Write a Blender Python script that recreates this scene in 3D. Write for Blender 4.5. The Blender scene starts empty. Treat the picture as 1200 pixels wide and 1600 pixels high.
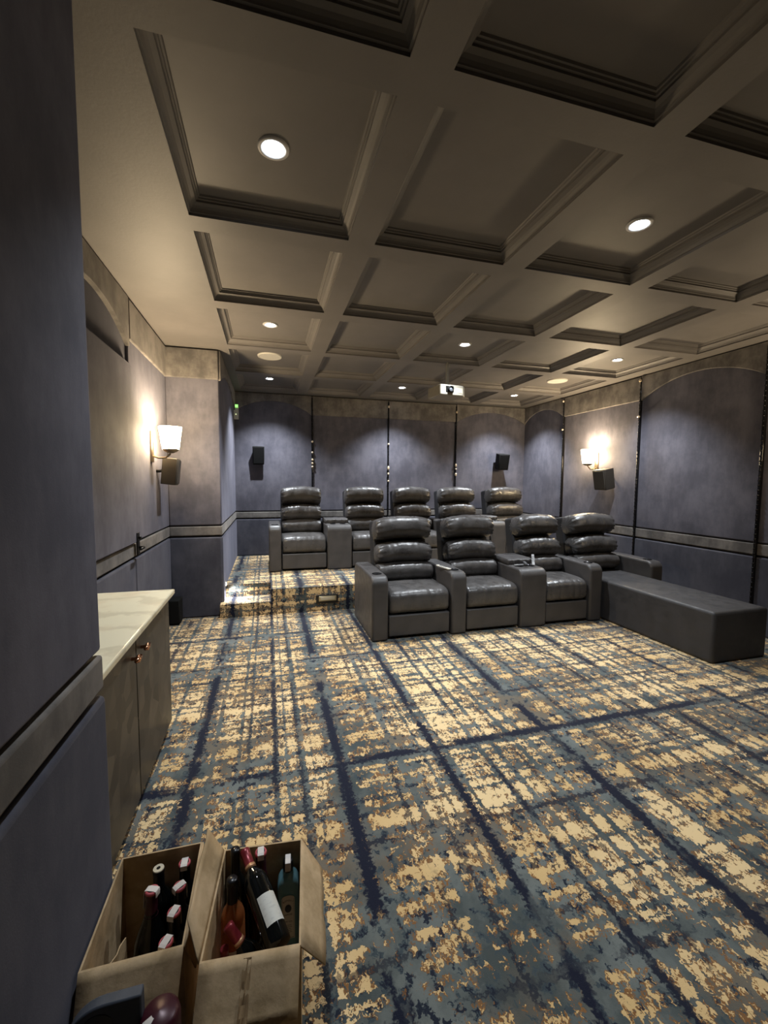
import bpy, bmesh, math, random
from mathutils import Vector, Matrix, Quaternion
random.seed(7)
S = bpy.context.scene
COL = S.collection
PI = math.pi

# ------------------------------------------------------------------ helpers
def link(name, bm, mat, parent=None, smooth=False, bevel=0, seg=2, angle=40):
    me = bpy.data.meshes.new(name)
    bmesh.ops.recalc_face_normals(bm, faces=bm.faces[:])
    bm.to_mesh(me); bm.free()
    return link_mesh(name, me, mat, parent, smooth, bevel, seg, angle)

def link_mesh(name, me, mat, parent=None, smooth=False, bevel=0, seg=2, angle=40):
    o = bpy.data.objects.new(name, me)
    COL.objects.link(o)
    if mat is not None and not me.materials:
        for m in (mat if isinstance(mat, (list, tuple)) else [mat]):
            me.materials.append(m)
    if smooth:
        for p in me.polygons: p.use_smooth = True
    if bevel:
        b = o.modifiers.new('bevel', 'BEVEL'); b.width = bevel; b.segments = seg
        b.limit_method = 'ANGLE'; b.angle_limit = math.radians(angle)
        for p in me.polygons: p.use_smooth = True
        try:
            me.set_sharp_from_angle(angle=math.radians(35))
        except Exception: pass
        b.harden_normals = False
    if parent is not None: o.parent = parent
    return o

def thing(name, label, cat, loc=(0, 0, 0), rotz=0, group=None):
    o = bpy.data.objects.new(name, None); COL.objects.link(o)
    o.location = loc; o.rotation_euler = (0, 0, rotz); o.empty_display_size = .1
    return tag(o, label, cat, group)

def tag(o, label, cat, group=None):
    o['label'] = label; o['category'] = cat
    if group: o['group'] = group
    return o

def struct(o):
    o['kind'] = 'structure'; return o

def box(bm, x0, x1, y0, y1, z0, z1, M=None):
    v = [bm.verts.new(Vector(p) if M is None else M @ Vector(p)) for p in
         [(x0,y0,z0),(x1,y0,z0),(x1,y1,z0),(x0,y1,z0),(x0,y0,z1),(x1,y0,z1),(x1,y1,z1),(x0,y1,z1)]]
    for f in ((3,2,1,0),(4,5,6,7),(0,1,5,4),(1,2,6,5),(2,3,7,6),(3,0,4,7)):
        bm.faces.new([v[i] for i in f])
    return bm

def B(*a, M=None):
    return box(bmesh.new(), *a, M=M)

def prism(pts, fn, d0, d1, bm=None):
    """polygon pts (a,b) swept from depth d0 to d1; fn(a,b,d)->xyz"""
    bm = bm or bmesh.new()
    A = [bm.verts.new(fn(a, b, d0)) for a, b in pts]
    C = [bm.verts.new(fn(a, b, d1)) for a, b in pts]
    n = len(pts)
    bm.faces.new(A[::-1]); bm.faces.new(C)
    for i in range(n):
        j = (i + 1) % n
        bm.faces.new([A[i], A[j], C[j], C[i]])
    return bm

def lathe(prof, seg=24, bm=None, M=None, caps=True, sq=None):
    bm = bm or bmesh.new()
    rings = []
    for r, z in prof:
        ring = []
        for k in range(seg):
            a = 2 * PI * k / seg
            c, s = math.cos(a), math.sin(a)
            x, y = r * c, r * s
            if sq:
                e = 2 / sq
                x = r * abs(c) ** e * (1 if c >= 0 else -1); y = r * abs(s) ** e * (1 if s >= 0 else -1)
            p = Vector((x, y, z))
            ring.append(bm.verts.new(M @ p if M else p))
        rings.append(ring)
    for a, b in zip(rings, rings[1:]):
        for k in range(seg):
            j = (k + 1) % seg
            bm.faces.new([a[k], a[j], b[j], b[k]])
    if caps:
        bm.faces.new(rings[0][::-1]); bm.faces.new(rings[-1])
    return bm

def tube(pts, r, seg=10, bm=None):
    bm = bm or bmesh.new()
    rings = []
    pts = [Vector(p) for p in pts]
    for i, p in enumerate(pts):
        t = (pts[min(i+1, len(pts)-1)] - pts[max(i-1, 0)]).normalized()
        up = Vector((0, 0, 1)) if abs(t.z) < .9 else Vector((1, 0, 0))
        a = t.cross(up).normalized(); b = t.cross(a)
        rings.append([bm.verts.new(p + a * r * math.cos(2*PI*k/seg) + b * r * math.sin(2*PI*k/seg)) for k in range(seg)])
    for A, C in zip(rings, rings[1:]):
        for k in range(seg):
            j = (k + 1) % seg
            bm.faces.new([A[k], A[j], C[j], C[k]])
    bm.faces.new(rings[0][::-1]); bm.faces.new(rings[-1])
    return bm

# ------------------------------------------------------------------ materials
class NT:
    def __init__(s, name):
        s.m = bpy.data.materials.new(name); s.m.use_nodes = True
        s.t = s.m.node_tree; s.n = s.t.nodes; s.l = s.t.links
        s.b = s.n['Principled BSDF']
    def val(s, sock, v):
        if hasattr(v, 'is_output') or isinstance(v, bpy.types.NodeSocket): s.l.new(v, sock)
        else: sock.default_value = v
    def math(s, op, a, b=0.0, c=0.0, clamp=False):
        n = s.n.new('ShaderNodeMath'); n.operation = op; n.use_clamp = clamp
        s.val(n.inputs[0], a); s.val(n.inputs[1], b)
        if len(n.inputs) > 2: s.val(n.inputs[2], c)
        return n.outputs[0]
    def step(s, x, lo, hi):
        n = s.n.new('ShaderNodeMapRange'); n.interpolation_type = 'SMOOTHSTEP'
        s.val(n.inputs[0], x); n.inputs[1].default_value = lo; n.inputs[2].default_value = hi
        n.inputs[3].default_value = 0; n.inputs[4].default_value = 1
        return n.outputs[0]
    def noise(s, vec, scale, detail=2, rough=.5, dim='3D', w=None):
        n = s.n.new('ShaderNodeTexNoise'); n.noise_dimensions = dim
        if vec is not None: s.val(n.inputs['Vector'], vec)
        if w is not None: s.val(n.inputs['W'], w)
        n.inputs['Scale'].default_value = scale; n.inputs['Detail'].default_value = detail
        n.inputs['Roughness'].default_value = rough
        return n.outputs['Fac']
    def mix(s, f, a, b):
        n = s.n.new('ShaderNodeMix'); n.data_type = 'RGBA'
        s.val(n.inputs[0], f)
        for sock, v in ((n.inputs[6], a), (n.inputs[7], b)):
            if isinstance(v, bpy.types.NodeSocket): s.l.new(v, sock)
            else: sock.default_value = (*v, 1)
        return n.outputs[2]
    def comb(s, x, y, z):
        n = s.n.new('ShaderNodeCombineXYZ'); s.val(n.inputs[0], x); s.val(n.inputs[1], y); s.val(n.inputs[2], z)
        return n.outputs[0]
    def pos(s):
        g = s.n.new('ShaderNodeNewGeometry'); p = s.n.new('ShaderNodeSeparateXYZ')
        s.l.new(g.outputs['Position'], p.inputs[0])
        return g.outputs['Position'], p.outputs[0], p.outputs[1], p.outputs[2]
    def obj(s):
        return s.n.new('ShaderNodeTexCoord').outputs['Object']
    def bump(s, h, strength, dist=.01):
        n = s.n.new('ShaderNodeBump'); n.inputs['Strength'].default_value = strength
        n.inputs['Distance'].default_value = dist; s.l.new(h, n.inputs['Height'])
        s.l.new(n.outputs[0], s.b.inputs['Normal'])
    def set(s, **k):
        for a, v in k.items():
            s.val(s.b.inputs[a.replace('_', ' ')], v if not (isinstance(v, tuple) and len(v) == 3) else (*v, 1))
        return s

def plain(name, col, rough=.5, metal=0, spec=.5, noise=0, nscale=20, bump=0, bscale=80, **kw):
    t = NT(name); c = t.obj()
    t.set(Roughness=rough, Metallic=metal, Specular_IOR_Level=spec, **kw)
    if noise:
        f = t.noise(c, nscale, 4, .6)
        f = t.step(f, .3, .7)
        t.set(Base_Color=t.mix(f, tuple(v * (1 - noise) for v in col), tuple(v * (1 + noise) for v in col)))
    else:
        t.set(Base_Color=col)
    if bump: t.bump(t.noise(c, bscale, 3, .6), bump, .004)
    return t.m

def emit(name, col, strength):
    t = NT(name); t.set(Base_Color=(0, 0, 0), Emission_Color=col, Emission_Strength=strength); return t.m

def fabric(name, a, b, scale=2.2, rough=.85, sheen=.15, seed=0.0, tint=(.6,.6,.75)):
    t = NT(name); P, x, y, z = t.pos()
    v = t.comb(t.math('ADD', x, seed), t.math('ADD', y, seed), z)
    f = t.noise(v, scale, 6, .62)
    g = t.noise(t.comb(t.math('MULTIPLY', x, 3.0), t.math('MULTIPLY', y, 3.0), z), 3.5, 4, .7)
    f2 = t.step(t.math('ADD', t.math('MULTIPLY', f, .7), t.math('MULTIPLY', g, .3)), .36, .66)
    t.set(Base_Color=t.mix(f2, a, b), Roughness=rough, Specular_IOR_Level=.2,
          Sheen_Weight=sheen, Sheen_Roughness=.4, Sheen_Tint=tint)
    t.bump(t.noise(v, 220, 2, .6), .15, .002)
    return t.m

M_wall  = fabric('blue_velvet', (.066,.064,.080), (.122,.117,.140))
M_low   = fabric('blue_velvet_low', (.052,.053,.070), (.092,.092,.112), seed=5)
M_tan   = fabric('taupe_velvet', (.092,.085,.080), (.200,.183,.168), scale=5, seed=9, tint=(.8,.75,.7))
M_rec   = fabric('shaded_recess_velvet', (.026,.026,.032), (.048,.047,.055), seed=3)  # wall velvet darkened, the shade of the recess is put into its colour
M_core  = plain('wall_core', (.02,.02,.026), .9)
M_ceil  = plain('ceiling_paint', (.158,.147,.138), .55, spec=.35, noise=.06, nscale=3, bump=.12, bscale=60)
M_bead  = plain('dark_bead_metal', (.015,.015,.017), .12, .6)
M_glint = plain('bead_glint', (.85,.70,.50), .25, .5)  # bright warm colour paints the sparkles on the dark strips
M_leath = None

def leather(name, a, b, rough, bumpk):
    t = NT(name); c = t.obj()
    f = t.noise(c, 7, 4, .6)
    r = t.step(t.noise(c, 14, 3, .6), .3, .7)
    rr = t.n.new('ShaderNodeMapRange'); t.l.new(r, rr.inputs[0]); rr.inputs[3].default_value = rough - .07; rr.inputs[4].default_value = rough + .09
    t.set(Base_Color=t.mix(t.step(f, .3, .7), a, b), Roughness=rr.outputs[0], Specular_IOR_Level=.5)
    h = t.math('ADD', t.math('MULTIPLY', t.noise(c, 26, 4, .65), 1.0), t.math('MULTIPLY', t.noise(c, 260, 2, .5), .12))
    t.bump(h, bumpk, .012)
    return t.m
M_cush  = leather('cushion_leather', (.052,.049,.048), (.082,.077,.075), .34, .28)
M_frame = leather('frame_leather', (.050,.047,.047), (.066,.061,.060), .48, .08)
M_dark  = plain('dark_leather', (.018,.018,.020), .5)
M_hole  = plain('cup_black', (.006,.006,.007), .3)
M_chais = leather('chaise_leather', (.030,.029,.030), (.040,.038,.040), .58, .10)

# carpet ------------------------------------------------------------
def carpet():
    t = NT('plaid_carpet'); P, x, y, z = t.pos()
    y = t.math('ADD', y, z)
    j = t.noise(P, 55, 2, .6); k = t.noise(t.comb(y, x, z), 55, 2, .6)
    u = t.math('ADD', x, t.math('MULTIPLY', t.math('SUBTRACT', j, .5), .040))
    v = t.math('ADD', y, t.math('MULTIPLY', t.math('SUBTRACT', k, .5), .060))
    uv = t.comb(u, v, 0.0)
    # patch field: cream flecks drawn out sideways and, more weakly, lengthways
    n1 = t.noise(t.comb(t.math('MULTIPLY', u, 12.0), t.math('MULTIPLY', v, 22.0), 0.0), 1, 3, .62)
    n2 = t.noise(t.comb(t.math('MULTIPLY', u, 78.0), t.math('MULTIPLY', v, 21.0), 3.0), 1, 2, .6)
    low = t.noise(uv, 1.3, 2, .5)
    cellu = t.noise(None, 7.5, 1, .5, '1D', u)
    cellv = t.noise(None, 10.5, 1, .5, '1D', t.math('ADD', v, 40.0))
    F = t.math('ADD', t.math('MULTIPLY', n1, .42), t.math('MULTIPLY', n2, .30))
    F = t.math('ADD', F, t.math('MULTIPLY', low, .24))
    F = t.math('ADD', F, t.math('MULTIPLY', cellu, .11))
    F = t.math('ADD', F, t.math('MULTIPLY', cellv, .21))
    # thin blue gaps in both directions
    gu = t.noise(None, 21, 1, .5, '1D', t.math('ADD', u, 11.0))
    gv = t.noise(None, 34, 1, .5, '1D', t.math('ADD', v, 23.0))
    gap = t.math('MAXIMUM', t.step(gu, .57, .62), t.step(gv, .585, .635))
    F = t.math('SUBTRACT', F, t.math('MULTIPLY', gap, .10))
    # navy lines: x positions along the room, y positions across it
    br = t.noise(t.comb(t.math('MULTIPLY', u, 7.0), t.math('MULTIPLY', v, 2.2), 7.0), 1, 3, .6)
    br2 = t.noise(t.comb(t.math('MULTIPLY', u, 2.0), t.math('MULTIPLY', v, 9.0), 17.0), 1, 3, .6)
    ul = t.math('ADD', x, t.math('MULTIPLY', t.math('SUBTRACT', j, .5), .085)); vl = t.math('ADD', y, t.math('MULTIPLY', t.math('SUBTRACT', k, .5), .085))
    def lines(c, L):
        out = None
        for p, w, s in L:
            d = t.math('ABSOLUTE', t.math('SUBTRACT', c, p))
            e = t.math('MULTIPLY', t.math('SUBTRACT', 1.0, t.step(d, w * .55, w * 1.05 + .002)), s)
            out = e if out is None else t.math('MAXIMUM', out, e)
        return out
    LV = lines(ul, [(-.82,.022,.9),(-.40,.032,1),(-.13,.012,.7),(.02,.020,.95),(.155,.012,.8),(.365,.036,1),(.62,.012,.8),(.76,.012,.75),
                   (.92,.027,1),(1.18,.020,.95),(1.36,.010,.7),(1.66,.038,1),(1.93,.013,.8),(2.12,.012,.8),(2.4,.022,.9),(2.66,.030,.95),
                   (2.95,.012,.8),(3.2,.026,.95),(3.5,.013,.8),(3.8,.03,.95),(4.2,.02,.9),(4.5,.03,.95)])
    LH = lines(vl, [(.55,.03,.9),(1.03,.022,.85),(1.20,.012,.7),(1.655,.018,.85),(1.9,.010,.7),(2.20,.036,1),(2.68,.020,.85),(2.95,.012,.75),(3.36,.014,.8),(3.62,.022,.8),(3.98,.012,.75),
                   (4.29,.024,.95),(4.6,.012,.8),(5.06,.02,.85),(5.42,.015,.8),(5.8,.02,.9),(6.38,.028,1),(6.9,.014,.8),(7.3,.02,.9)])
    nav = t.math('MAXIMUM', t.math('MULTIPLY', LV, t.step(br, .41, .50)), t.math('MULTIPLY', LH, t.step(br2, .44, .53)))
    speck = t.step(t.math('ADD', t.noise(uv, 24, 3, .6), t.math('MULTIPLY', t.noise(uv, 3.1, 1, .5), .25)), .735, .755)
    nav = t.math('MAXIMUM', nav, t.math('MULTIPLY', speck, .85))
    halo = t.math('MAXIMUM', lines(u, [(-.40,.08,1),(.365,.085,1),(.92,.06,1),(1.66,.09,1),(2.66,.07,1),(3.8,.07,1)]),
                  lines(v, [(2.20,.08,1),(4.29,.05,1),(1.655,.05,1),(1.03,.06,1)]))
    F = t.math('SUBTRACT', F, t.math('MULTIPLY', halo, .07))
    base = t.mix(t.step(t.noise(uv, 3.2, 4, .65), .35, .65), (.060,.074,.074), (.152,.170,.162))
    base = t.mix(t.math('MULTIPLY', t.step(t.noise(t.comb(u, v, 9.0), 2.1, 3, .6), .5, .64), .8), base, (.150,.120,.085))
    base = t.mix(t.step(t.noise(uv, 24, 2, .5), .56, .60), base, (.050,.068,.078))
    col = t.mix(t.step(F, .600, .612), base, (.215,.105,.040))
    col = t.mix(t.step(F, .631, .643), col, t.mix(t.step(low, .4, .6), (.62,.43,.20), (.76,.57,.31)))
    col = t.mix(nav, col, (.009,.012,.026))
    t.set(Base_Color=col, Roughness=.95, Specular_IOR_Level=.1, Sheen_Weight=.15, Sheen_Roughness=.5)
    t.bump(t.noise(P, 320, 2, .6), .35, .004)
    return t.m
M_carpet = carpet()

# ------------------------------------------------------------------ room dims
XR, YB, YF = 4.85, 7.30, -1.20
XN, XA, XP = -1.07, -.53, -.51          # niche wall, aisle wall, near pier face
YPIER, YPIL = 1.41, 5.08
ZC, ZP = 2.97, .30
YPLAT, XSTEP = 4.95, .02

# floor and platform
bm = B(XN - .1, XR + .1, YF - .1, YB + .1, -.12, 0)
struct(link('floor', bm, M_carpet))
bm = bmesh.new()
PY2 = YPLAT + .33
box(bm, XSTEP, XR, YPLAT, YB, 0.001, ZP)
box(bm, XA, XSTEP, PY2, YB, 0.001, ZP)
box(bm, XA, XSTEP, YPLAT, PY2, 0.001, .155)
struct(link('floor_platform', bm, M_carpet))

# ceiling with coffers
def ceiling():
    bm = bmesh.new()
    cx = [(-.39 + 1.03 * k, -.39 + 1.03 * k + .87) for k in range(5)]
    cy = [(1.60 + 1.128 * k, 1.60 + 1.128 * k + .98) for k in range(-2, 5)]
    xs = sorted([XN - .1, XR + .1] + [v for p in cx for v in p]); ys = sorted([YF - .1, YB + .1] + [v for p in cy for v in p])
    for x0, x1 in zip(xs, xs[1:]):
        for y0, y1 in zip(ys, ys[1:]):
            if (x0, x1) in cx and (y0, y1) in cy: continue
            bm.faces.new([bm.verts.new(p) for p in ((x0,y0,ZC),(x1,y0,ZC),(x1,y1,ZC),(x0,y1,ZC))])
    prof = [(0, 0), (0, .014), (.008, .016), (.010, .022), (.016, .032), (.026, .042), (.040, .048), (.044, .050), (.044, .060), (.052, .062), (.056, .070), (.062, .072), (.066, .080)]
    for x0, x1 in cx:
        for y0, y1 in cy:
            prev = None
            for i, dz in prof:
                ring = [bm.verts.new(p) for p in ((x0+i,y0+i,ZC+dz),(x1-i,y0+i,ZC+dz),(x1-i,y1-i,ZC+dz),(x0+i,y1-i,ZC+dz))]
                if prev:
                    for a in range(4):
                        b = (a + 1) % 4
                        bm.faces.new([prev[a], prev[b], ring[b], ring[a]])
                prev = ring
            bm.faces.new(prev)
    box(bm, XN - .1, XR + .1, YF - .1, YB + .1, ZC + .1, ZC + .2)
    return bm
bm = ceiling()
o = struct(link('ceiling', bm, M_ceil))
ZPAN = ZC + .080

# ------------------------------------------------------------------ walls
def wall(name, fn, s0, s1, bays, thick=.1, zfl=0, ztop=ZC, rail=(.926, 1.03), panel_mat=None):
    """fn(s, z, d): d>0 into the room.  bays: list of (s_start, s_end, kind)"""
    bm = prism([(s0, zfl - .05), (s1, zfl - .05), (s1, ztop + .09), (s0, ztop + .09)], fn, -thick, 0)
    w = struct(link(name, bm, M_core))
    r0, r1 = rail
    g = .006
    for a, b, kind in bays:
        a2, b2 = a + g, b - g
        top = 2.45 if kind == 'door' else 2.93 if kind != 'plain' else 2.965
        link('upper_panel', prism([(a2, r1 + .012), (b2, r1 + .012), (b2, top), (a2, top)], fn, 0, .050 if kind == 'door' else .026), M_wall, w, bevel=.012, seg=3)
        if kind == 'door':
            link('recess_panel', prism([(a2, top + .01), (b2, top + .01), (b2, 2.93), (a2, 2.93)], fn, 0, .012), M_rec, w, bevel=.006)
        link('lower_panel', prism([(a2, zfl), (b2, zfl), (b2, r0 - .018), (a2, r0 - .018)], fn, 0, .034), M_low, w, bevel=.016, seg=3)
        link('rail', prism([(a2, r0), (b2, r0), (b2, r1), (a2, r1)], fn, 0, .030), M_tan, w, bevel=.010, seg=3)
        zt = ztop - .012
        if kind in ('arch', 'door'):
            n = 28; c = (a + b) / 2; h = (b - a) / 2
            zs, za = (2.635, 2.845) if kind == 'arch' else (2.585, 2.765)
            R = ((h * h) + (za - zs) ** 2) / (2 * (za - zs)); zc = za - R
            th = math.asin(h / R)
            arc = [(c + R * math.sin(th * (1 - 2 * i / n)), zc + R * math.cos(th * (1 - 2 * i / n))) for i in range(n + 1)]
            arc = [(min(max(q, a2), b2), zz) for q, zz in arc]
            # strips, so that the curve stays clean
            fb = bmesh.new()
            P0 = [fb.verts.new(fn(q, zz, .046)) for q, zz in arc]; P1 = [fb.verts.new(fn(q, zt, .046)) for q, zz in arc]
            Q0 = [fb.verts.new(fn(q, zz, 0)) for q, zz in arc]
            for i in range(n):
                fb.faces.new([P0[i], P0[i+1], P1[i+1], P1[i]])
                fb.faces.new([P0[i], Q0[i], Q0[i+1], P0[i+1]])
            for e in (0, n):
                fb.faces.new([P0[e], P1[e], fb.verts.new(fn(arc[e][0], zt, 0)), Q0[e]])
            link('frieze', fb, M_tan, w, bevel=.006)
        elif kind == 'flat':
            link('frieze', prism([(a2, 2.645), (b2, 2.645), (b2, zt), (a2, zt)], fn, 0, .046), M_tan, w, bevel=.010, seg=3)
    return w

def fx(X, sgn):      # walls across x (normal +-x): s = y
    return lambda s, z, d: (X + sgn * d, s, z)
def fy(Y, sgn):      # walls across y
    return lambda s, z, d: (s, Y + sgn * d, z)

wall('wall_back', fy(YB, -1), XA - .1, XR + .1, [(XA, .735, 'arch'), (.735, 2.07, 'flat'), (2.07, 3.37, 'flat'), (3.37, XR, 'arch')], zfl=ZP, rail=(.925, 1.025))
wall('wall_right', fx(XR, -1), YF, YB, [(YF, .08, 'arch'), (.08, 1.6, 'flat'), (1.6, 3.13, 'flat'), (3.13, 4.615, 'arch'), (4.615, 6.13, 'flat'), (6.13, YB, 'arch')], rail=(.818, .935))
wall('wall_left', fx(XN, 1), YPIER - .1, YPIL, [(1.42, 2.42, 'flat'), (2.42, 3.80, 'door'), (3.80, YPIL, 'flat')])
wall('wall_left_return', fy(YPIL, -1), XN, XA, [(XN + .02, XA + .030, 'flat')])
wall('wall_left_aisle', fx(XA, 1), YPIL, YB, [(YPIL - .028, YB, 'arch')], thick=.2)
wall('wall_left_pier', fx(XP, 1), YF, YPIER, [(YF, -.6, 'plain'), (-.6, YPIER + .0, 'plain')], thick=.3)
struct(link('wall_left_pier_end', B(XN - .1, XP, YPIER - .3, YPIER, 0, ZC), M_low, bevel=.01))
struct(link('wall_front', B(XP - .3, XR + .1, YF - .1, YF, 0, ZC + .09), M_core))

# beaded metal trim at the panel seams
def bead_strip(n, fn, s, z0, z1, glints=()):
    bm = prism([(s - .014, z0), (s + .014, z0), (s + .014, z1), (s - .014, z1)], fn, .0, .050)
    o = struct(link('trim_%d' % n, bm, M_bead, bevel=.008, seg=3))
    bb = bmesh.new()
    z = z0 + .03
    while z < z1 - .02:
        x, y, zz = fn(s, z, .05)
        bmesh.ops.create_uvsphere(bb, u_segments=10, v_segments=6, radius=.012, matrix=Matrix.Translation((x, y, zz)))
        z += .05
    link('bead', bb, M_bead, o, smooth=True)
    if glints:
        bb = bmesh.new()
        for z, h in glints:
            x, y, zz = fn(s, z, .062)
            bmesh.ops.create_uvsphere(bb, u_segments=12, v_segments=8, radius=.019, matrix=Matrix.Translation((x, y, zz)) @ Matrix.Diagonal((1, 1, h, 1)))
        link('glint_bead', bb, M_glint, o, smooth=True)  # highlights of the strip, shaped as pale beads
n = 1
for s, g in ((.735, [(2.2, 1), (2.02, 1), (1.9, 1), (1.84, 1), (1.78, 1)]), (2.07, [(2.85, 1.2), (2.2, .9), (1.78, 2.0), (1.68, 1), (1.55, .8)]), (3.37, [(2.82, 1.2), (1.85, 1.6), (1.78, .8), (1.68, 1.6)])):
    bead_strip(n, fy(YB, -1), s, ZP, 2.93, g); n += 1
for s in (1.6, 3.13, 4.615, 6.13):
    bead_strip(n, fx(XR, -1), s, 0, 2.93, [(2.9, 1), (2.43, .8)] if s > 4 else ()); n += 1

# ------------------------------------------------------------------ lights
M_lens = emit('downlight_lens', (.86, .93, 1.0), 60)
M_ring = plain('ring_white', (.55, .55, .55), .4)
def downlight(x, y, label, power):
    t = thing('downlight', label, 'ceiling light', (x, y, ZPAN), group='recessed downlights')
    link('trim_ring', lathe([(.045,.004),(.045,-.004),(.062,-.010),(.070,-.006),(.072,.002)], 28, caps=False), M_ring, t, smooth=True)
    link('lens', lathe([(.001,-.002),(.047,-.002)], 24, caps=False), M_lens, t)
    L = bpy.data.lights.new('downlight_beam', 'SPOT'); L.energy = power; L.color = (.88, .94, 1.0)
    L.spot_size = math.radians(106); L.spot_blend = .8; L.shadow_soft_size = .03
    lo = bpy.data.objects.new('downlight_beam', L); COL.objects.link(lo); lo.location = (0, 0, -.02); lo.parent = t
DP = 215
names = {(0,0): 'brightest recessed downlight in the near left ceiling coffer', (1,0): 'recessed downlight in the near right ceiling coffer, high above the empty carpet',
         (0,1): 'recessed downlight in the left ceiling coffer just before the round ceiling speaker', (1,1): 'recessed downlight in the coffer just in front of the projector pole',
         (2,1): 'recessed downlight in the ceiling coffer nearest the arched right wall', (0,2): 'recessed downlight near the back wall, above the leftmost back row recliner',
         (1,2): 'recessed downlight close to the back wall, left of the projector', (2,2): 'recessed downlight in the far right back corner of the ceiling'}
for i, x in enumerate((.045, 2.105, 4.150)):
    for j, y in enumerate((2.09, 4.35, 6.60)):
        if (i, j) in names: downlight(x, y, names[(i, j)], DP * ((.56, .98, 0)[i], 1.12, 1.6)[j])

M_disc = plain('speaker_disc', (.62,.60,.54), .6, bump=.2, bscale=300)
for x, y, lab in ((.045, 5.42, 'round white ceiling speaker grille between two downlights on the left'), (4.15, 5.47, 'round white ceiling speaker grille near the right wall')):
    t = thing('ceiling_speaker', lab, 'speaker', (x, y, ZPAN), group='ceiling speakers')
    link('grille', lathe([(.001,-.012),(.125,-.012)], 40, caps=False), M_disc, t)
    link('rim', lathe([(.123,-.012),(.126,-.016),(.140,-.014),(.145,0.002)], 40, caps=False), M_disc, t, smooth=True)

M_shade = emit('sconce_shade_glow', (1.0, .76, .44), 150)
M_brass = plain('sconce_brass', (.30,.24,.17), .3, .9)
def sconce(fn, s, sgn, label, k=1.0):
    """fn(s,z,d) as for walls"""
    p = fn(s, 1.90, .03)
    t = thing('wall_sconce', label, 'wall lamp', p, group='wall sconces')
    loc = lambda q: Vector(q) - Vector(p)
    bm = prism([(s - .035, 1.71), (s + .035, 1.71), (s + .035, 2.00), (s - .035, 2.00)], lambda a, b, d: loc(fn(a, b, d)), .026, .045)
    link('back_plate', bm, M_brass, t, bevel=.006)
    pts = [loc(fn(s, 1.77, .04)), loc(fn(s, 1.75, .09)), loc(fn(s, 1.755, .15)), loc(fn(s, 1.79, .19)), loc(fn(s, 1.83, .195))]
    link('arm', tube(pts, .009), M_brass, t, smooth=True)
    c = loc(fn(s, 0, .195))
    M = Matrix.Translation((c.x, c.y, -p[2]))
    link('cup', lathe([(.001,1.80),(.03,1.80),(.055,1.812),(.070,1.828),(.073,1.838)], 24, M=M, caps=False), M_brass, t, smooth=True)
    link('shade', lathe([(.072,1.835),(.080,1.90),(.090,1.97),(.100,2.04)], 32, M=M, caps=False), M_shade if k == 1 else emit('dim_shade_glow', (1.0, .76, .44), 40), t, smooth=True)
    L = bpy.data.lights.new('sconce_bulb', 'POINT'); L.energy = 48 * k; L.color = (1.0, .79, .54); L.shadow_soft_size = .03
    lo = bpy.data.objects.new('sconce_bulb', L); COL.objects.link(lo); lo.location = c + Vector((0, 0, 2.005)); lo.parent = t
sconce(fx(XN, 1), 4.40, 1, 'lit brass wall sconce on the left niche wall, above the marble counter')
sconce(fx(XR, -1), 5.36, -1, 'lit brass wall sconce on the flat panel of the right wall')
sconce(fx(XR, -1), 2.37, -1, 'lit wall sconce at the right edge, nearest the camera on the right wall', k=.6)

M_spk = plain('speaker_black', (.006,.006,.006), .8, spec=.2)
M_gril = plain('speaker_grille', (.004,.004,.004), .9, spec=.1)
M_spkb = plain('speaker_brown', (.026,.021,.015), .6)
def wall_speaker(x, y, z, rz, label, w=.20, h=.27, mat=None, tilt=10, dep=.19, off=.165):
    """faces local -y"""
    mat = mat or M_spk
    t = thing('wall_speaker', label, 'speaker', (x, y, z), rz, group='surround speakers')
    Rm = Matrix.Rotation(math.radians(tilt), 4, 'X')
    pts = [(-w/2, -dep/2), (w/2, -dep/2), (w*.36, dep/2), (-w*.36, dep/2)]
    bm = bmesh.new()
    A = [bm.verts.new(Rm @ Vector((a * .92, b, -h/2))) for a, b in pts]
    C = [bm.verts.new(Rm @ Vector((a, b, h/2))) for a, b in pts]
    bm.faces.new(A[::-1]); bm.faces.new(C)
    for i in range(4): bm.faces.new([A[i], A[(i+1) % 4], C[(i+1) % 4], C[i]])
    link('cabinet', bm, mat, t, bevel=.008)
    link('grille', B(-w*.43, w*.43, -dep/2 - .010, -dep/2 + .002, -h*.45, h*.45, M=Rm), M_gril if mat is M_spk else mat, t, bevel=.006)
    link('bracket', tube([(0, dep/2 - .02, .01), (0, (dep/2 + off) / 2, .0), (0, off, .0)], .014), M_spk, t, smooth=True)
wall_speaker(-.135, YB - .105, 1.95, 0, 'black wall speaker high on the back wall, behind the leftmost recliner', w=.19, h=.29, dep=.10, off=.08, tilt=6)
wall_speaker(4.24, YB - .19, 1.925, 0, 'black wall speaker on the back wall near the right corner', w=.22, h=.29)
wall_speaker(XR - .19, 5.02, 1.60, math.radians(-90), 'dark wall speaker just below the lit right sconce', w=.24, h=.29, mat=M_spkb)
wall_speaker(XN + .15, 4.58, 1.63, math.radians(90), 'brownish wall speaker below the glowing left sconce', w=.15, h=.26, mat=M_spkb, tilt=6, dep=.14, off=.125)

# small emergency unit
t = thing('emergency_light', 'small white box with a glowing green lamp, high in the back left corner', 'emergency light', (-.475, YB - .05, 2.52))
link('housing', B(-.04, .04, -.03, .022, 0, .235), plain('white_plastic', (.6,.6,.52), .4), t, bevel=.006)
link('green_lamp', B(-.033, .033, -.036, -.028, .185, .228), emit('green_glow', (.25, 1.0, .15), 2.2), t)
link('white_indicator', B(-.006, .008, -.034, -.028, .070, .084), emit('pale_glow', (.9, 1.0, .5), 1.2), t)

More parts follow.
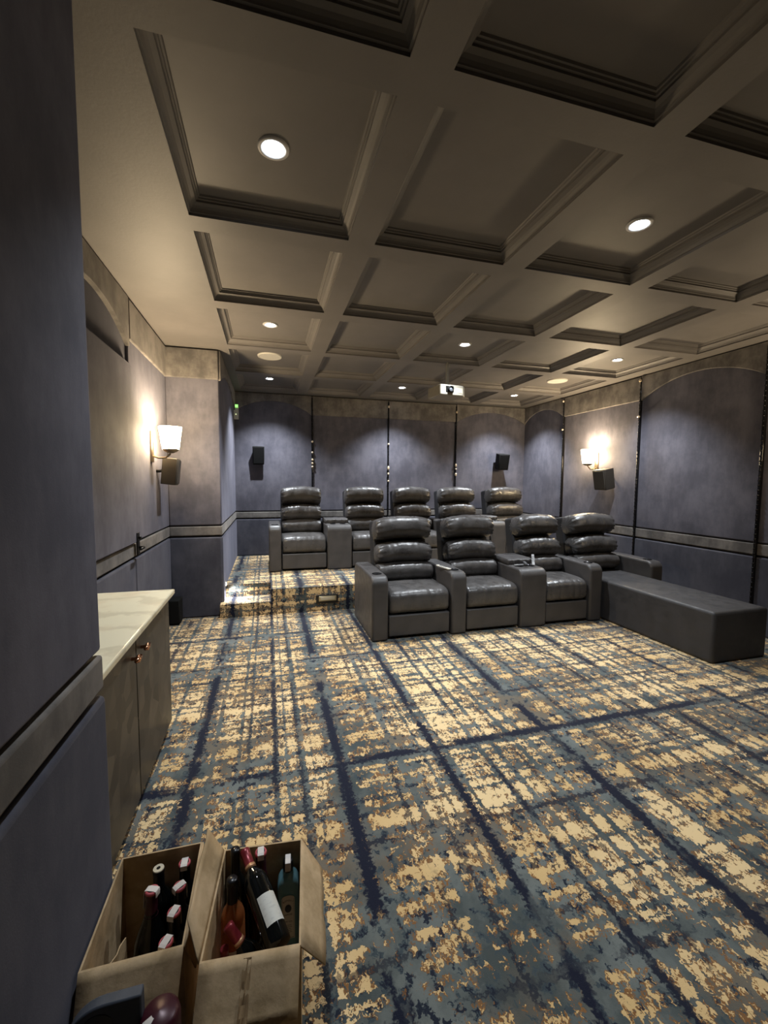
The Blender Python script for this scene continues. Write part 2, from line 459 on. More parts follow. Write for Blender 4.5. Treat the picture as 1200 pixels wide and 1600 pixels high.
M_blk = plain('black_metal', (.01,.01,.011), .35, .3)
# step lights
M_brs = plain('step_brass', (.45,.38,.24), .35, .7)
t = thing('step_light', 'rectangular brass step light set in the carpeted riser', 'step light', (.672, YPLAT, .150))
link('surround', B(-.135, .125, -.006, .002, -.058, .046), M_blk, t, bevel=.004)
link('plate', B(-.105, .105, -.014, -.005, -.030, .030), M_brs, t, bevel=.004)
link('lens', B(-.085, .085, -.016, -.011, -.018, .018), plain('step_lens', (.5,.45,.33), .3), t, bevel=.003)
t = thing('step_light', 'tiny bright step light at the bottom of the aisle wall', 'step light', (XA + .034, 5.19, .335))
link('plate', B(.0, .008, -.03, .03, -.03, .03), M_brs, t, bevel=.003)
link('lens', B(.008, .014, -.018, .018, -.018, .018), emit('steplamp', (.9, .95, 1), 12), t)
L = bpy.data.lights.new('step_beam', 'SPOT'); L.energy = 17; L.color = (.95, .97, 1); L.spot_size = math.radians(110); L.spot_blend = .6; L.shadow_soft_size = .02
lo = bpy.data.objects.new('step_beam', L); COL.objects.link(lo); lo.parent = t; lo.location = (.03, 0, 0); lo.rotation_euler = (0, math.radians(-30), 0)

# door handle on the panel door
t = thing('door_handle', 'black lever handle at rail height on the left niche wall', 'handle', (XN + .045, 3.80, 1.03))

link('lever_plate', B(0, .014, -.03, .03, -.09, .09), M_blk, t, bevel=.005)
link('lever', tube([(.01, 0, -.03), (.05, 0, -.03), (.055, -.02, -.03), (.055, -.11, -.03)], .010), M_blk, t, smooth=True)
link('lock_knob', lathe([(.001,0),(.014,0),(.014,.022),(.001,.024)], 14, M=Matrix.Translation((.01, 0, .05)) @ Matrix.Rotation(PI/2, 4, 'Y'), caps=False), M_blk, t, smooth=True)

# projector
M_proj = plain('projector_white', (.21,.19,.15), .45, noise=.05)
t = thing('projector', 'white ceiling projector hanging on a pole above the seats', 'projector', (2.12, 4.85, 2.565), math.radians(6))
pts = [(-.18,-.16),(.13,-.16),(.185,-.11),(.185,.16),(-.18,.16)]
link('body', prism(pts, lambda a, b, d: (a, b, d), 0, .125), M_proj, t, bevel=.014, seg=3)
link('lens_recess', B(-.105, .0, -.166, -.158, .035, .105), M_gril, t, bevel=.004)
Ml = Matrix.Translation((-.05, -.166, .07)) @ Matrix.Rotation(PI/2, 4, 'X')
lb = link('lens_barrel', lathe([(.034,0),(.034,.03),(.026,.03),(.024,.012)], 24, M=Ml, caps=False), M_spk, t, smooth=True)
link('lens_glass', lathe([(.001,.022),(.014,.018),(.025,.012)], 24, M=Ml, caps=False), plain('lens_glass', (.3,.32,.36), .05, .7), lb, smooth=True)
link('vent', B(.03, .12, -.1625, -.158, .035, .09), plain('vent_tan', (.36,.31,.22), .5), t)
link('mount_plate', B(-.07, .07, -.07, .07, .125, .140), M_proj, t, bevel=.004)
link('pole', lathe([(.045,.14),(.045,.155),(.020,.175),(.020,.43),(.019,.445),(.05,.46),(.05,ZPAN-2.565)], 20), M_proj, t, smooth=True)

# ------------------------------------------------------------------ recliners
def cushion(w, d, h, ny=2.6, px=7, nx=44, nt=40, gather=.0, groove=True, bulge=0, seed=0, sag=0, wr=1.0):
    """soft cushion centred at the origin; w along x"""
    rnd = random.Random(seed)
    ph = [rnd.uniform(0, 6.28) for _ in range(6)]
    bm = bmesh.new(); rings = []
    us = [-1 + 2 * i / nx for i in range(nx + 1)]
    us = [math.copysign(abs(u) ** .8, u) for u in us]
    for u in us:
        s = max(0.0, 1 - abs(u) ** px) ** (1 / px)
        s = max(s, .02)
        cr = 1 + bulge * (1 - u * u)
        ring = []
        for k in range(nt):
            a = 2 * PI * k / nt
            c, q = math.cos(a), math.sin(a)
            e = 2 / ny
            yy = abs(c) ** e * math.copysign(1, c); zz = abs(q) ** e * math.copysign(1, q)
            f = 1.0
            if gather:
                f -= gather * (abs(u) ** 5) * (.5 + .5 * math.cos(13 * a + ph[0])) * 1.5
            f += wr * (.016 * math.sin(5 * u + 2 * a + ph[1]) + .014 * math.sin(11 * u + 3 * a + ph[2]) + .010 * math.sin(23 * u - 2 * a + ph[3]) + .008 * math.sin(37 * u + 1.5 * math.sin(3 * a) + ph[4]))
            if groove:
                for g in (-.33, .33):
                    f -= .035 * math.exp(-((u - g) / .022) ** 2)
            z = zz * h / 2 * s * cr * f
            z += sag * u * u
            ring.append(bm.verts.new((u * w / 2, yy * d / 2 * (s ** .7) * cr * f, z)))
        rings.append(ring)
    for A, C in zip(rings, rings[1:]):
        for k in range(nt):
            j = (k + 1) % nt
            bm.faces.new([A[k], A[j], C[j], C[k]])
    bm.faces.new(rings[0][::-1]); bm.faces.new(rings[-1])
    return bm

def xf(bm, loc, rx=0):
    bmesh.ops.transform(bm, matrix=Matrix.Translation(loc) @ Matrix.Rotation(rx, 4, 'X'), verts=bm.verts[:]); return bm

def arm_bm(x0, x1, depth=.86, zt=.635, r=.085, z0=0.0):
    pts = [(0, z0)]
    for i in range(8):
        a = PI - (PI / 2) * i / 7
        pts.append((r + r * math.cos(a), zt - r + r * math.sin(a)))
    pts += [(depth * .6, zt + .005), (depth - .05, zt - .005), (depth, zt - .06), (depth, z0)]
    return prism(pts, lambda y, z, d: (d, y, z), x0, x1)

def cup(parent, x, y, z, r=.040):
    bm = lathe([(r + .008, .001), (r + .008, .004), (r, .005), (r - .002, -.001), (r - .004, -.001)], 24, caps=False)
    c = link('cup_holder', xf(bm, (x, y, z)), M_bead, parent, smooth=True)
    link('cup_well', xf(lathe([(.0005, .0015), (r - .001, .0015)], 24, caps=False), (x, y, z)), M_hole, c)

AW = .165
def recliner(x, y, z, W, label, group, left=False, right=False, chaise=0, seed=0):
    """x = left edge of the seat, y = front"""
    t = thing('recliner', label, 'recliner', (x, y, z), 0, group)
    g = .008
    link('base', B(g, W - g, .10, .80, .0, .30), M_dark, t)
    cx = W / 2
    if not chaise:
        link('seat', xf(cushion(W - .012, .62, .25, ny=4.2, px=14, bulge=.03, seed=seed, sag=-.008, wr=.22), (cx, .325, .362)), M_cush, t, smooth=True)
        link('footrest_panel', B(g, W - g, .022, .075, .030, .238), M_frame, t, bevel=.012, seg=3)
    else:
        link('chaise', B(.02, W + .0, -chaise, .62, .0, .452), M_chais, t, bevel=.028, seg=4)
    link('back_shell', xf(B(.012, W - .012, -.09, .09, -.44, .36), (cx - W / 2, .775, .74), math.radians(-10)), M_dark, t, bevel=.03, seg=3)
    link('lumbar_cushion', xf(cushion(W - .03, .30, .205, ny=2.4, px=9, gather=.04, bulge=.06, seed=seed+1, sag=-.012, wr=.4), (cx, .570, .562), math.radians(-10)), M_cush, t, smooth=True)
    link('back_cushion', xf(cushion(W - .02, .32, .228, ny=2.45, px=7, gather=.15, bulge=.06, seed=seed+2, sag=-.026, wr=.55), (cx, .622, .765), math.radians(-14)), M_cush, t, smooth=True)
    link('headrest', xf(cushion(W - .01, .34, .246, ny=2.6, px=8, gather=.16, bulge=.05, seed=seed+3, sag=-.022, wr=.5), (cx, .695, 1.022), math.radians(-15)), M_cush, t, smooth=True)
    for side, on in ((0, left), (1, right)):
        if not on: continue
        x0 = W + .004 if side else -AW - .004
        a = link('armrest', arm_bm(x0, x0 + AW), M_frame, t, bevel=.022, seg=3)
        cup(a, x0 + AW / 2, .145, .636)
    return t

M_pad = M_frame
def console(x, y, z, W, label, group):
    t = thing('storage_console', label, 'console', (x, y, z), 0, group)
    link('body', arm_bm(.004, W - .004, zt=.625), M_frame, t, bevel=.020, seg=3)
    l = link('lid', xf(cushion(W - .01, .40, .075, ny=5, px=14, groove=False), (W / 2, .47, .655)), M_frame, t, smooth=True)
    cup(t, W * .30, .185, .627, .034); cup(t, W * .70, .185, .627, .034)
    return t

FY = 3.84
gF, gB = 'recliners in the front row', 'recliners in the back row'
recliner(1.115, FY, 0, .655, 'front row black leather recliner at the aisle end, both arms with cup holders', gF, True, True, seed=1)
recliner(1.945, FY, 0, .615, 'front row black leather recliner with a white remote on its left arm', gF, seed=11)
console(2.56, FY, 0, .325, 'leather storage console in the front row, remotes lying before its lid', 'storage consoles')
recliner(2.885, FY, 0, .550, 'front row black leather recliner between the storage console and the chaise', gF, False, True, seed=21)
recliner(3.625, FY, 0, .660, 'front row chaise recliner with a long flat black footrest, by the right wall', gF, False, True, chaise=1.20, seed=31)
BY = 5.86
recliner(.175, BY, ZP, .620, 'leftmost back row black recliner, on the platform beside the aisle', gB, True, False, seed=41)
console(.795, BY, ZP, .355, 'closed leather storage console in the back row beside the aisle end recliner', 'storage consoles')
recliner(1.150, BY, ZP, .625, 'second back row black recliner from the aisle, right of the storage console', gB, False, True, seed=51)
recliner(1.945, BY, ZP, .615, 'middle back row black recliner, behind the aisle end front recliner', gB, False, True, seed=61)
recliner(2.730, BY, ZP, .625, 'fourth back row black recliner from the aisle, right of the middle one', gB, False, False, seed=71)
console(3.355, BY, ZP, .270, 'storage console at the right of the back row, partly hidden behind front seats', 'storage consoles')
recliner(3.625, BY, ZP, .625, 'rightmost back row black recliner, in the back right corner', gB, False, True, seed=81)

# remotes
M_rem = plain('remote_white', (.62,.60,.54), .4); M_remg = plain('remote_grey', (.30,.30,.30), .35); M_remd = plain('remote_dark', (.05,.05,.055), .4)
def remote(p, q, w, mat, label):
    p, q = Vector(p), Vector(q); L = (q - p).length
    t = thing('remote_control', label, 'remote control', p, group='remotes on the front row')
    d = (q - p) / L; side = d.cross(Vector((0, 0, 1))).normalized(); up = side.cross(d)
    t.rotation_mode = 'QUATERNION'
    t.rotation_quaternion = Matrix((side, d, up)).transposed().to_quaternion()
    link('body', B(-w/2, w/2, 0, L, 0, .014), mat, t, bevel=.005)
    bm = bmesh.new()
    for i in range(4):
        for j in (-1, 1): box(bm, j*w*.22 - w*.1, j*w*.22 + w*.1, L*(.3+.14*i), L*(.3+.14*i)+.012, .0135, .017)
    link('buttons', bm, M_remd if mat is not M_remd else M_remg, t)
remote((1.80, 3.955, .642), (1.745, 4.17, .645), .034, M_rem, 'white remote lying along an armrest of the front row')
remote((2.80, 3.975, .634), (2.885, 4.12, .725), .030, M_remg, 'grey remote propped up in front of the console lid')
remote((2.60, 4.03, .632), (2.765, 4.045, .632), .032, M_remg, 'grey remote lying flat in front of the console lid')
remote((2.70, 3.95, .648), (2.745, 4.08, .655), .030, M_remd, 'dark remote crossing over the flat grey one on the console')

# ------------------------------------------------------------------ cabinet with marble counter
def mosaic():
    t = NT('mosaic_front'); P, x, y, z = t.pos()
    n1 = t.noise(P, 5, 3, .6)
    v = t.n.new('ShaderNodeTexVoronoi'); v.inputs['Scale'].default_value = 1
    t.l.new(t.comb(0.0, t.math('MULTIPLY', y, 13.0), t.math('MULTIPLY', z, 11.0)), v.inputs['Vector'])
    sep = t.n.new('ShaderNodeSeparateColor'); t.l.new(v.outputs['Color'], sep.inputs[0])
    c = t.mix(sep.outputs[0], (.022,.019,.016), (.098,.083,.062))
    c = t.mix(t.math('MULTIPLY', t.step(n1, .4, .65), .5), c, (.040,.035,.030))
    t.set(Base_Color=c, Roughness=.45, Specular_IOR_Level=.5); return t.m
def marble():
    t = NT('cream_marble'); P, x, y, z = t.pos()
    n = t.noise(P, 2.2, 5, .6)
    w = t.math('SINE', t.math('ADD', t.math('MULTIPLY', y, 26.0), t.math('ADD', t.math('MULTIPLY', n, 16.0), t.math('MULTIPLY', x, 8.0))))
    c = t.mix(t.math('MULTIPLY', t.step(w, .2, 1.0), .55), (.85,.79,.58), (.60,.53,.37))
    c = t.mix(t.step(t.noise(P, 4, 4, .6), .5, .7), c, (.78,.68,.48))
    t.set(Base_Color=c, Roughness=.22, Specular_IOR_Level=.5); return t.m
t = thing('low_cabinet', 'low cabinet with patchwork mosaic doors beneath the marble counter', 'cabinet', (-.80, 2.1, 0))
M_mos = mosaic(); M_cab = plain('cabinet_brown', (.06,.052,.045), .5)
def L(bm, t): bmesh.ops.translate(bm, vec=-Vector(t.location), verts=bm.verts[:]); return bm
link('carcass', L(B(XN + .04, -.617, YPIER + .01, 2.80, .05, .833), t), M_cab, t)
link('plinth', L(B(XN + .04, -.65, YPIER + .01, 2.76, 0, .05), t), M_blk, t)
M_cop = plain('copper', (.65,.33,.20), .18, 1)
for y0, y1, yk in ((YPIER + .015, 2.125, 2.06), (2.135, 2.80, 2.205)):
    d = link('door', L(B(-.616, -.595, y0, y1, .055, .828), t), M_mos, t, bevel=.003)
    c = Vector((-.595, yk, .75)) - Vector(t.location)
    h = bmesh.new()
    lathe([(.008,0),(.008,.02),(.017,.024),(.019,.034),(.001,.040)], 16, h, Matrix.Translation(c) @ Matrix.Rotation(PI/2, 4, 'Y'), caps=False)
    tube([c + Vector((.028, -.035, 0)), c + Vector((.034, 0, .003)), c + Vector((.028, .035, 0))], .008, 10, h)
    link('handle', h, M_cop, d, smooth=True)
o = link('countertop', B(XN + .03, -.570, YPIER + .002, 2.865, .835, .865), marble(), bevel=.007, seg=3)
tag(o, 'cream veined marble countertop on the low cabinet at the left', 'countertop')

t = thing('floor_box', 'small black box on the floor in the niche corner', 'box', (-.985, 4.90, 0))
link('body', B(-.045, .065, -.08, .10, 0.012, .27), M_spk, t, bevel=.01)
link('foot', B(-.035, .055, -.07, .09, 0, .012), M_gril, t)

# ------------------------------------------------------------------ cartons
def cardboard():
    t = NT('cardboard'); c = t.obj()
    n = t.noise(c, 9, 5, .65)
    col = t.mix(t.step(n, .35, .65), (.42,.30,.165), (.60,.44,.265))
    t.set(Base_Color=col, Roughness=.8, Specular_IOR_Level=.2)
    t.bump(t.noise(c, 30, 4, .6), .25, .006); return t.m
M_card = cardboard()
M_tape = plain('packing_tape', (.34,.23,.125), .35, noise=.15, nscale=14)
def quad_sheet(P, th=.004):
    """thin board through 4 corner points"""
    P = [Vector(p) for p in P]; n = (P[1] - P[0]).cross(P[3] - P[0]).normalized() * th
    bm = bmesh.new()
    N = 6
    def pt(u, v): return P[0].lerp(P[1], u).lerp(P[3].lerp(P[2], u), v)
    rnd = random.Random(len(P) + int(P[0].x * 1e4))
    G = [[pt(i / N, j / N) + n.normalized() * (rnd.uniform(-.0035, .0035) if 0 < i < N and j > 0 else 0) for i in range(N + 1)] for j in range(N + 1)]
    A = [[bm.verts.new(p) for p in r] for r in G]; C = [[bm.verts.new(p + n) for p in r] for r in G]
    for j in range(N):
        for i in range(N):
            bm.faces.new([A[j][i], A[j][i+1], A[j+1][i+1], A[j+1][i]][::-1]); bm.faces.new([C[j][i], C[j][i+1], C[j+1][i+1], C[j+1][i]])
    for i in range(N):
        bm.faces.new([A[0][i], A[0][i+1], C[0][i+1], C[0][i]]); bm.faces.new([A[N][i+1], A[N][i], C[N][i], C[N][i+1]])
        bm.faces.new([A[i+1][0], A[i][0], C[i][0], C[i+1][0]]); bm.faces.new([A[i][N], A[i+1][N], C[i+1][N], C[i][N]])
    return bm
def carton(label, loc, rz, w, d, h, flaps):
    t = thing('carton', label, 'cardboard box', loc, rz, 'wine cartons')
    th = .005
    bm = bmesh.new()
    box(bm, 0, w, 0, d, 0, th)
    box(bm, 0, th, 0, d, th, h); box(bm, w - th, w, 0, d, th, h)
    box(bm, th, w - th, 0, th, th, h); box(bm, th, w - th, d - th, d, th, h)
    link('walls', bm, M_card, t)
    for P in flaps: link('flap', quad_sheet(P), M_card, t, smooth=True)
    return t
HB = .33
c1 = carton('open cardboard carton beside the left wall, full of dark bottles', (-.468, 1.122, 0), 0, .240, .332, HB,
       [[(0, .0, HB), (.24, .0, HB), (.232, -.075, .225), (.008, -.075, .225)],
        [(.24, .33, HB), (.24, .0, HB), (.262, .02, .235), (.262, .31, .235)]])
rz2 = math.radians(-5)
c2 = carton('open cardboard carton with a blue gin bottle, raised flaps', (-.182, 1.067, 0), rz2, .252, .336, HB,
       [[(0, .336, HB), (0, .0, HB), (-.040, .06, .395), (-.045, .320, .425)],
        [(.25, .0, HB), (.25, .336, HB), (.318, .29, .255), (.318, .02, .235)],
        [(0, 0, HB), (.25, 0, HB), (.245, -.085, .235), (.0, -.095, .235)]])
link('tape', quad_sheet([(.108, -.004, .327), (.128, -.004, .327), (.124, -.088, .240), (.100, -.09, .240)], .0015), M_tape, c2)
# loose divider inside the left carton
link('divider', quad_sheet([(.022, .02, .01), (.055, .16, .01), (.055, .16, .23), (.022, .02, .24)], .003), M_card, c1)

# ------------------------------------------------------------------ bottles
M_bgl = plain('dark_glass', (.004,.005,.005), .06, spec=.5)
M_red = plain('capsule_red', (.22,.022,.030), .32, .3); M_capb = plain('capsule_black', (.008,.008,.010), .3, .2)
M_capw = plain('capsule_wine', (.045,.006,.014), .35, .2); M_band = plain('capsule_gold', (.55,.30,.15), .4, .3)
M_strip = plain('seal_white', (.70,.66,.62), .6); M_stripr = plain('seal_red', (.55,.10,.12), .6)
M_cork = plain('cream_cork', (.60,.54,.40), .6); M_ink = plain('ink', (.05,.06,.08), .6)
M_gold = plain('label_gold', (.45,.34,.16), .35, .6)
def paper(name, a, b):
    t = NT(name); c = t.obj(); s = t.n.new('ShaderNodeSeparateXYZ'); t.l.new(c, s.inputs[0])
    n = t.noise(t.comb(t.math('MULTIPLY', s.outputs[0], 60.0), t.math('MULTIPLY', s.outputs[1], 60.0), t.math('MULTIPLY', s.outputs[2], 170.0)), 1, 2, .6)
    t.set(Base_Color=t.mix(t.math('MULTIPLY', t.step(n, .55, .66), .35), a, b), Roughness=.6); return t.m
M_paper = paper('label_paper', (.66,.66,.60), (.42,.42,.40))
def glass(name, col, ior=1.45, tr=.6):
    t = NT(name); t.set(Base_Color=col, Roughness=.04, Transmission_Weight=tr, IOR=ior); return t.m
M_amber = glass('amber_glass', (.85, .30, .10)); M_blue = glass('blue_glass', (.22, .46, .54), tr=.25)

BORD = [(.030,.0),(.036,.003),(.0375,.012),(.0375,.185),(.036,.200),(.030,.215),(.020,.228),(.0155,.240),(.0145,.260),(.0145,.288),(.0155,.290),(.0155,.298),(.0135,.300)]
BURG = [(.034,.0),(.040,.003),(.041,.012),(.041,.140),(.039,.165),(.031,.195),(.021,.222),(.0155,.245),(.0145,.265),(.0145,.288),(.0155,.290),(.0155,.298),(.0135,.300)]
def bottle(label, cap, base, top=None, prof=BORD, glassm=None, cap_m=None, cap_z=.245, lab=None, strip=None, group='bottles in the cartons', roll=0, band=False, disc=False, scale=1.0, slim=1.0):
    base = Vector(base)
    t = thing('wine_bottle', label, 'bottle', base, 0, group)
    if top is not None:
        d = (Vector(top) - base).normalized()
        t.rotation_mode = 'QUATERNION'
        t.rotation_quaternion = Vector((0, 0, 1)).rotation_difference(d) @ Quaternion((0, 0, 1), roll)
    t.scale = (scale * slim, scale * slim, scale)
    link('glass_body', lathe(prof, 32), glassm or M_bgl, t, smooth=True)
    rr = [(.0150, cap_z), (.0162, cap_z + .002), (.0160, .286), (.0170, .289), (.0170, .300), (.0150, .3025), (.001, .3030)]
    rr[0] = (.0163 if cap_z > .24 else .019, cap_z)
    c = link('capsule', lathe(rr, 24, caps=False), cap_m or M_capb, t, smooth=True)
    if band: link('gold_band', lathe([(.0166, cap_z - .004), (.0178, cap_z - .004), (.0172, cap_z + .010), (.0166, cap_z + .010)], 24, caps=False), M_band, c, smooth=True)
    if disc: link('top_disc', lathe([(.001, .3045), (.0155, .3045), (.0165, .3020)], 24, caps=False), M_cork, c); 
    if disc: link('disc_mark', lathe([(.001, .3052), (.006, .3052)], 12, caps=False), M_spk, c)
    if strip is not None:
        a, l1, l2 = strip
        bm = bmesh.new(); w = .0098
        path = [(-.0178, .300 - l1), (-.0178, .298), (-.0165, .3035), (-.010, .3050), (.010, .3050), (.0165, .3035), (.0178, .298), (.0178, .300 - l2)]
        V = []
        for p, z in path:
            V.append([bm.verts.new((p * math.cos(a) - q * math.sin(a), p * math.sin(a) + q * math.cos(a), z)) for q in (-w, w)])
        for A, C in zip(V, V[1:]): bm.faces.new([A[0], A[1], C[1], C[0]])
        s = link('seal_strip', bm, M_strip, t)
        m = s.modifiers.new('solid', 'SOLIDIFY'); m.thickness = .001; m.offset = 1
        link('red_seal', lathe([(.0172, .296), (.0182, .297), (.0182, .301), (.0165, .3042), (.013, .3045)], 24, caps=False), M_stripr, c, smooth=True)
    if lab:
        a0, a1, z0, z1, m = lab
        bm = bmesh.new(); r = max(p[0] for p in prof) + .0006
        n = 18
        A = [[bm.verts.new((r * math.cos(a0 + (a1 - a0) * i / n), r * math.sin(a0 + (a1 - a0) * i / n), z)) for i in range(n + 1)] for z in (z0, z1)]
        for i in range(n): bm.faces.new([A[0][i], A[0][i+1], A[1][i+1], A[1][i]])
        link('label', bm, m, t, smooth=True)
    return t
HP = -PI / 2
z0 = .006
bottle('black bottle with a cream disc on its cork, far end of left carton', 0, (-.352, 1.408, z0), disc=True, cap_z=.215)
bottle('dark bottle with white seal strip, in the far right corner of left carton', 0, (-.276, 1.410, z0), strip=(HP, .05, .01))
bottle('dark bottle with white seal, second from the back along the right side', 0, (-.276, 1.328, z0), strip=(HP - .9, .045, .01))
bottle('dark bottle with white seal, third from the back along the right side', 0, (-.276, 1.248, z0), strip=(HP - .4, .055, .01))
bottle('dark bottle with white seal, nearest the front flap of left carton', 0, (-.280, 1.166, z0), strip=(HP - .45, .02, .01))
bottle('broad dark bottle with wine red capsule and long white strip, centre of left carton', 0, (-.362, 1.285, z0 + .008), top=(-.350, 1.318, .308), prof=BURG, cap_m=M_capw, strip=(-.35 + PI * 0, .045, .012), cap_z=.235, scale=1.03)
t = thing('gift_tube', 'round maroon gift tube with a white paper strip, standing before the left carton', 'tube', (-.252, .975, 0))
link('tube_body', lathe([(.0005,0),(.042,.0),(.044,.004),(.044,.325),(.041,.338),(.033,.346),(.0005,.349)], 36, caps=False), M_capw, t, smooth=True)
bm = bmesh.new(); pv = None
for rr, z in ((.0448,.20),(.0448,.325),(.0418,.3388),(.0335,.3472),(.016,.3498)):
    row = [bm.verts.new((rr * math.cos(a), rr * math.sin(a), z)) for a in [math.radians(205 + 4 * k) for k in range(10)]]
    if pv:
        for k in range(9): bm.faces.new([pv[k], pv[k+1], row[k+1], row[k]])
    pv = row
link('paper_strip', bm, M_strip, t, smooth=True)
# right carton
bottle('tall dark bottle with black capsule, in the back left corner of right carton', 0, (-.115, 1.352, z0), cap_z=.225, scale=1.2, slim=.72)
bottle('amber wine bottle with a black screw cap and white label', 0, (-.119, 1.270, z0), glassm=M_amber, cap_z=.222, lab=(HP - .9, HP + .9, .05, .125, M_paper), scale=1.13, slim=.84)
bottle('dark round-shouldered bottle with red capsule and long white strip, back of right carton', 0, (-.036, 1.334, z0), prof=BURG, cap_m=M_capw, cap_z=.235, strip=(HP, .045, .01), scale=1.16, slim=.86)
bottle('tilted dark bottle with red capsule and large white label, lying across right carton', 0, (.016, 1.112, .262), top=(-.080, 1.335, .350), scale=.92, cap_m=M_red, cap_z=.238, band=True, lab=(HP - 1.15, HP + 1.0, .050, .135, M_paper), roll=.9)
bottle('lower tilted dark bottle with red capsule, crossing the front of right carton', 0, (.030, 1.116, .075), top=(-.150, 1.215, .300), cap_m=M_red, cap_z=.238, band=True, lab=(HP - .9, HP + 1.2, .045, .125, M_paper), roll=.9, scale=.88)
bottle('amber bottle with white label, in the front left corner of right carton', 0, (-.136, 1.190, z0), glassm=M_amber, cap_m=M_red, cap_z=.235, lab=(HP - 1.0, HP + .5, .06, .17, M_paper), scale=.70)

# blue gin bottle, rectangular
t = thing('gin_bottle', 'pale blue square gin bottle with an ornate label, right corner of right carton', 'bottle', (.049, 1.340, z0), math.radians(-4), 'bottles in the cartons')
t.scale = (.98, .98, 1.1)
sq = [(.030,.0),(.034,.004),(.035,.012),(.035,.195),(.033,.212),(.026,.226),(.016,.236),(.0145,.242),(.0145,.262)]
bm = lathe(sq, 40, sq=5); bmesh.ops.scale(bm, vec=(1, .82, 1), verts=bm.verts[:])
link('glass_body', bm, M_blue, t, smooth=True)
c = link('cap', lathe([(.016,.240),(.017,.243),(.017,.268),(.015,.272),(.001,.2725)], 24, caps=False), M_blk, t, smooth=True)
bm = bmesh.new(); box(bm, -.009, .009, -.020, .017, .272, .2745); box(bm, -.009, .009, -.0205, -.0175, .248, .2745)
link('seal_strip', bm, M_strip, c, bevel=.001)
yl = -.0300
pts = [(-.021, .045), (.021, .045), (.021, .172)] + [(.021 * math.cos(a), .172 + .010 * math.sin(a)) for a in [PI * i / 10 for i in range(1, 10)]] + [(-.021, .172)]
lb = link('label', prism(pts, lambda a, b, d: (a, yl - d, b), 0, .0012), plain('label_grey', (.72,.72,.66), .5), t)
bm = bmesh.new()
for x0, x1, a0, a1 in ((-.0185,-.0178,.048,.172),(.0178,.0185,.048,.172),(-.0185,.0185,.048,.0488)): box(bm, x0, x1, yl - .0018, yl - .001, a0, a1)
link('label_border', bm, M_ink, lb)
bm = lathe([(.0005,0),(.0095,0),(.0105,.0006)], 28, M=Matrix.Translation((0, yl - .0016, .142)) @ Matrix.Rotation(PI/2, 4, 'X') @ Matrix.Diagonal((1, 1.2, 1, 1)), caps=False)
lathe([(.0005,.001),(.0045,.001)], 20, bm, Matrix.Translation((0, yl - .0016, .1445)) @ Matrix.Rotation(PI/2, 4, 'X'), caps=False)
md = link('medallion', bm, M_ink, lb)
TXT = bmesh.new()
def text(s, x, z, size, rot=0):
    cu = bpy.data.curves.new('lettering', 'FONT'); cu.body = s; cu.size = size; cu.align_x = 'CENTER'; cu.extrude = .0001
    o = bpy.data.objects.new('lettering', cu); COL.objects.link(o)
    bpy.context.view_layer.update()
    me = bpy.data.meshes.new_from_object(o.evaluated_get(bpy.context.evaluated_depsgraph_get()))
    me.transform(Matrix.Translation((x, yl - .0016, z)) @ Matrix.Rotation(rot, 4, 'Y') @ Matrix.Rotation(PI / 2, 4, 'X'))
    TXT.from_mesh(me); bpy.data.objects.remove(o); bpy.data.curves.remove(cu); bpy.data.meshes.remove(me)
for i, ch in enumerate('BOMBAY'):
    a = (i - 2.5) * .23
    text(ch, .024 * math.sin(a), .1405 + .024 * math.cos(a), .0075, rot=a)
text('SAPPHIRE', 0, .120, .0062)
text('DRY GIN', 0, .098, .0065)
link('lettering', TXT, M_ink, lb)
bm = bmesh.new()
for k in range(5): box(bm, -.012 + .002 * (k % 2), .012 - .002 * (k % 3), yl - .0017, yl - .001, .066 + .0055 * k, .0668 + .0055 * k)
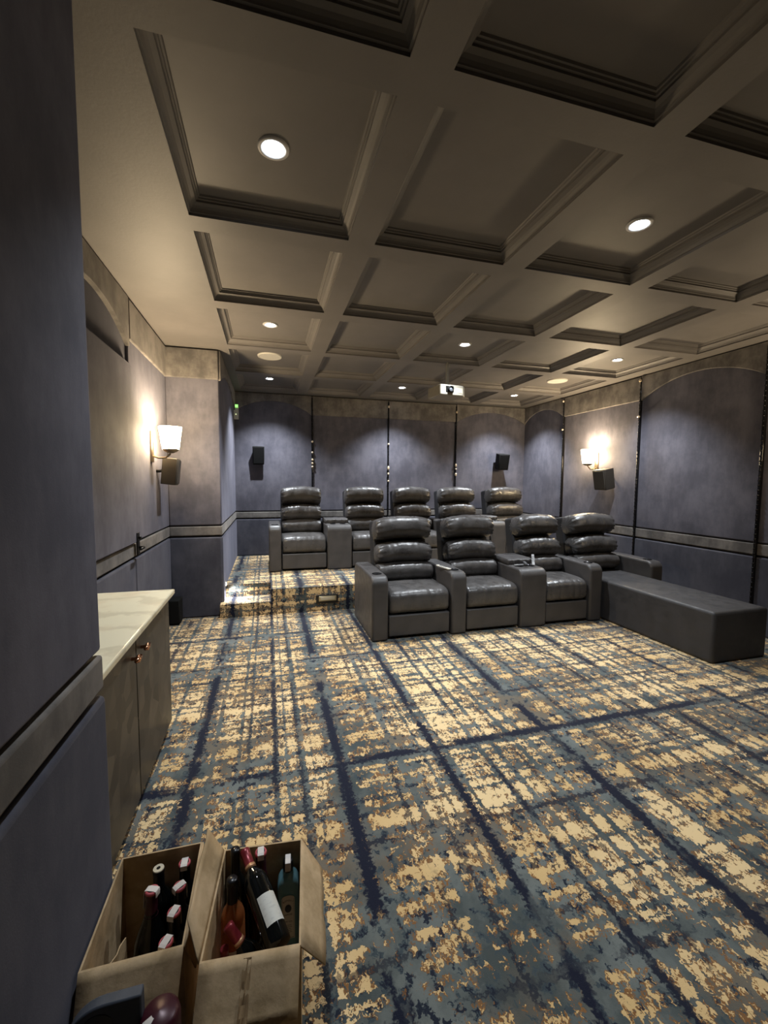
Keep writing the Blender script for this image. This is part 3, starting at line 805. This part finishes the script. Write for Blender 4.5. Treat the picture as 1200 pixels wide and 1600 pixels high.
link('fine_print', bm, M_ink, lb)

# slate coloured gift box in front of the left carton
t = thing('gift_box', 'slate blue box with a rounded top corner and round dark opening, before left carton', 'box', (-.362, .985, 0))
M_slate = plain('slate_card', (.055,.065,.085), .6, noise=.15)
R = .075
pts = [(-.075, 0), (.075, 0), (.075, .400)] + [(-.075 + R - R * math.sin(PI/2*i/8), .400 - R + R * math.cos(PI/2*i/8)) for i in range(9)]
link('shell', prism(pts, lambda a, b, d: (a, d, b), -.012, .014), M_slate, t, bevel=.004)
link('opening', lathe([(.0005,0),(.030,0),(.032,-.002)], 32, M=Matrix.Translation((-.012, -.013, .352)) @ Matrix.Rotation(PI/2, 4, 'X'), caps=False), M_hole, t)

# ------------------------------------------------------------------ camera
F_PX = 660.0
yaw, pitch, roll = math.radians(15.4), math.radians(-4.2), math.radians(.4)
F = Vector((math.sin(yaw) * math.cos(pitch), math.cos(yaw) * math.cos(pitch), math.sin(pitch)))
Rr = Vector((math.cos(yaw), -math.sin(yaw), 0)); U = Rr.cross(F)
R2 = math.cos(roll) * Rr + math.sin(roll) * U; U2 = -math.sin(roll) * Rr + math.cos(roll) * U
cam = bpy.data.cameras.new('camera'); co = bpy.data.objects.new('camera', cam); COL.objects.link(co)
mw = Matrix((R2, U2, -F)).transposed().to_4x4(); mw.translation = Vector((0, 0, 1.55)); co.matrix_world = mw
cam.sensor_fit = 'HORIZONTAL'; cam.sensor_width = 36; cam.lens = F_PX / 1200 * 36; cam.clip_start = .02
S.camera = co
w = bpy.data.worlds.new('world'); S.world = w; w.use_nodes = True
w.node_tree.nodes['Background'].inputs[0].default_value = (.02, .02, .024, 1)
w.node_tree.nodes['Background'].inputs[1].default_value = .3
S.view_settings.view_transform = 'Standard'
try: S.view_settings.look = 'None'
except Exception: pass
S.view_settings.exposure = 0.0; S.view_settings.gamma = 1.0
S.view_settings.use_curve_mapping = False
S.cycles.max_bounces = 8; S.cycles.diffuse_bounces = 4
S.cycles.sample_clamp_indirect = 6
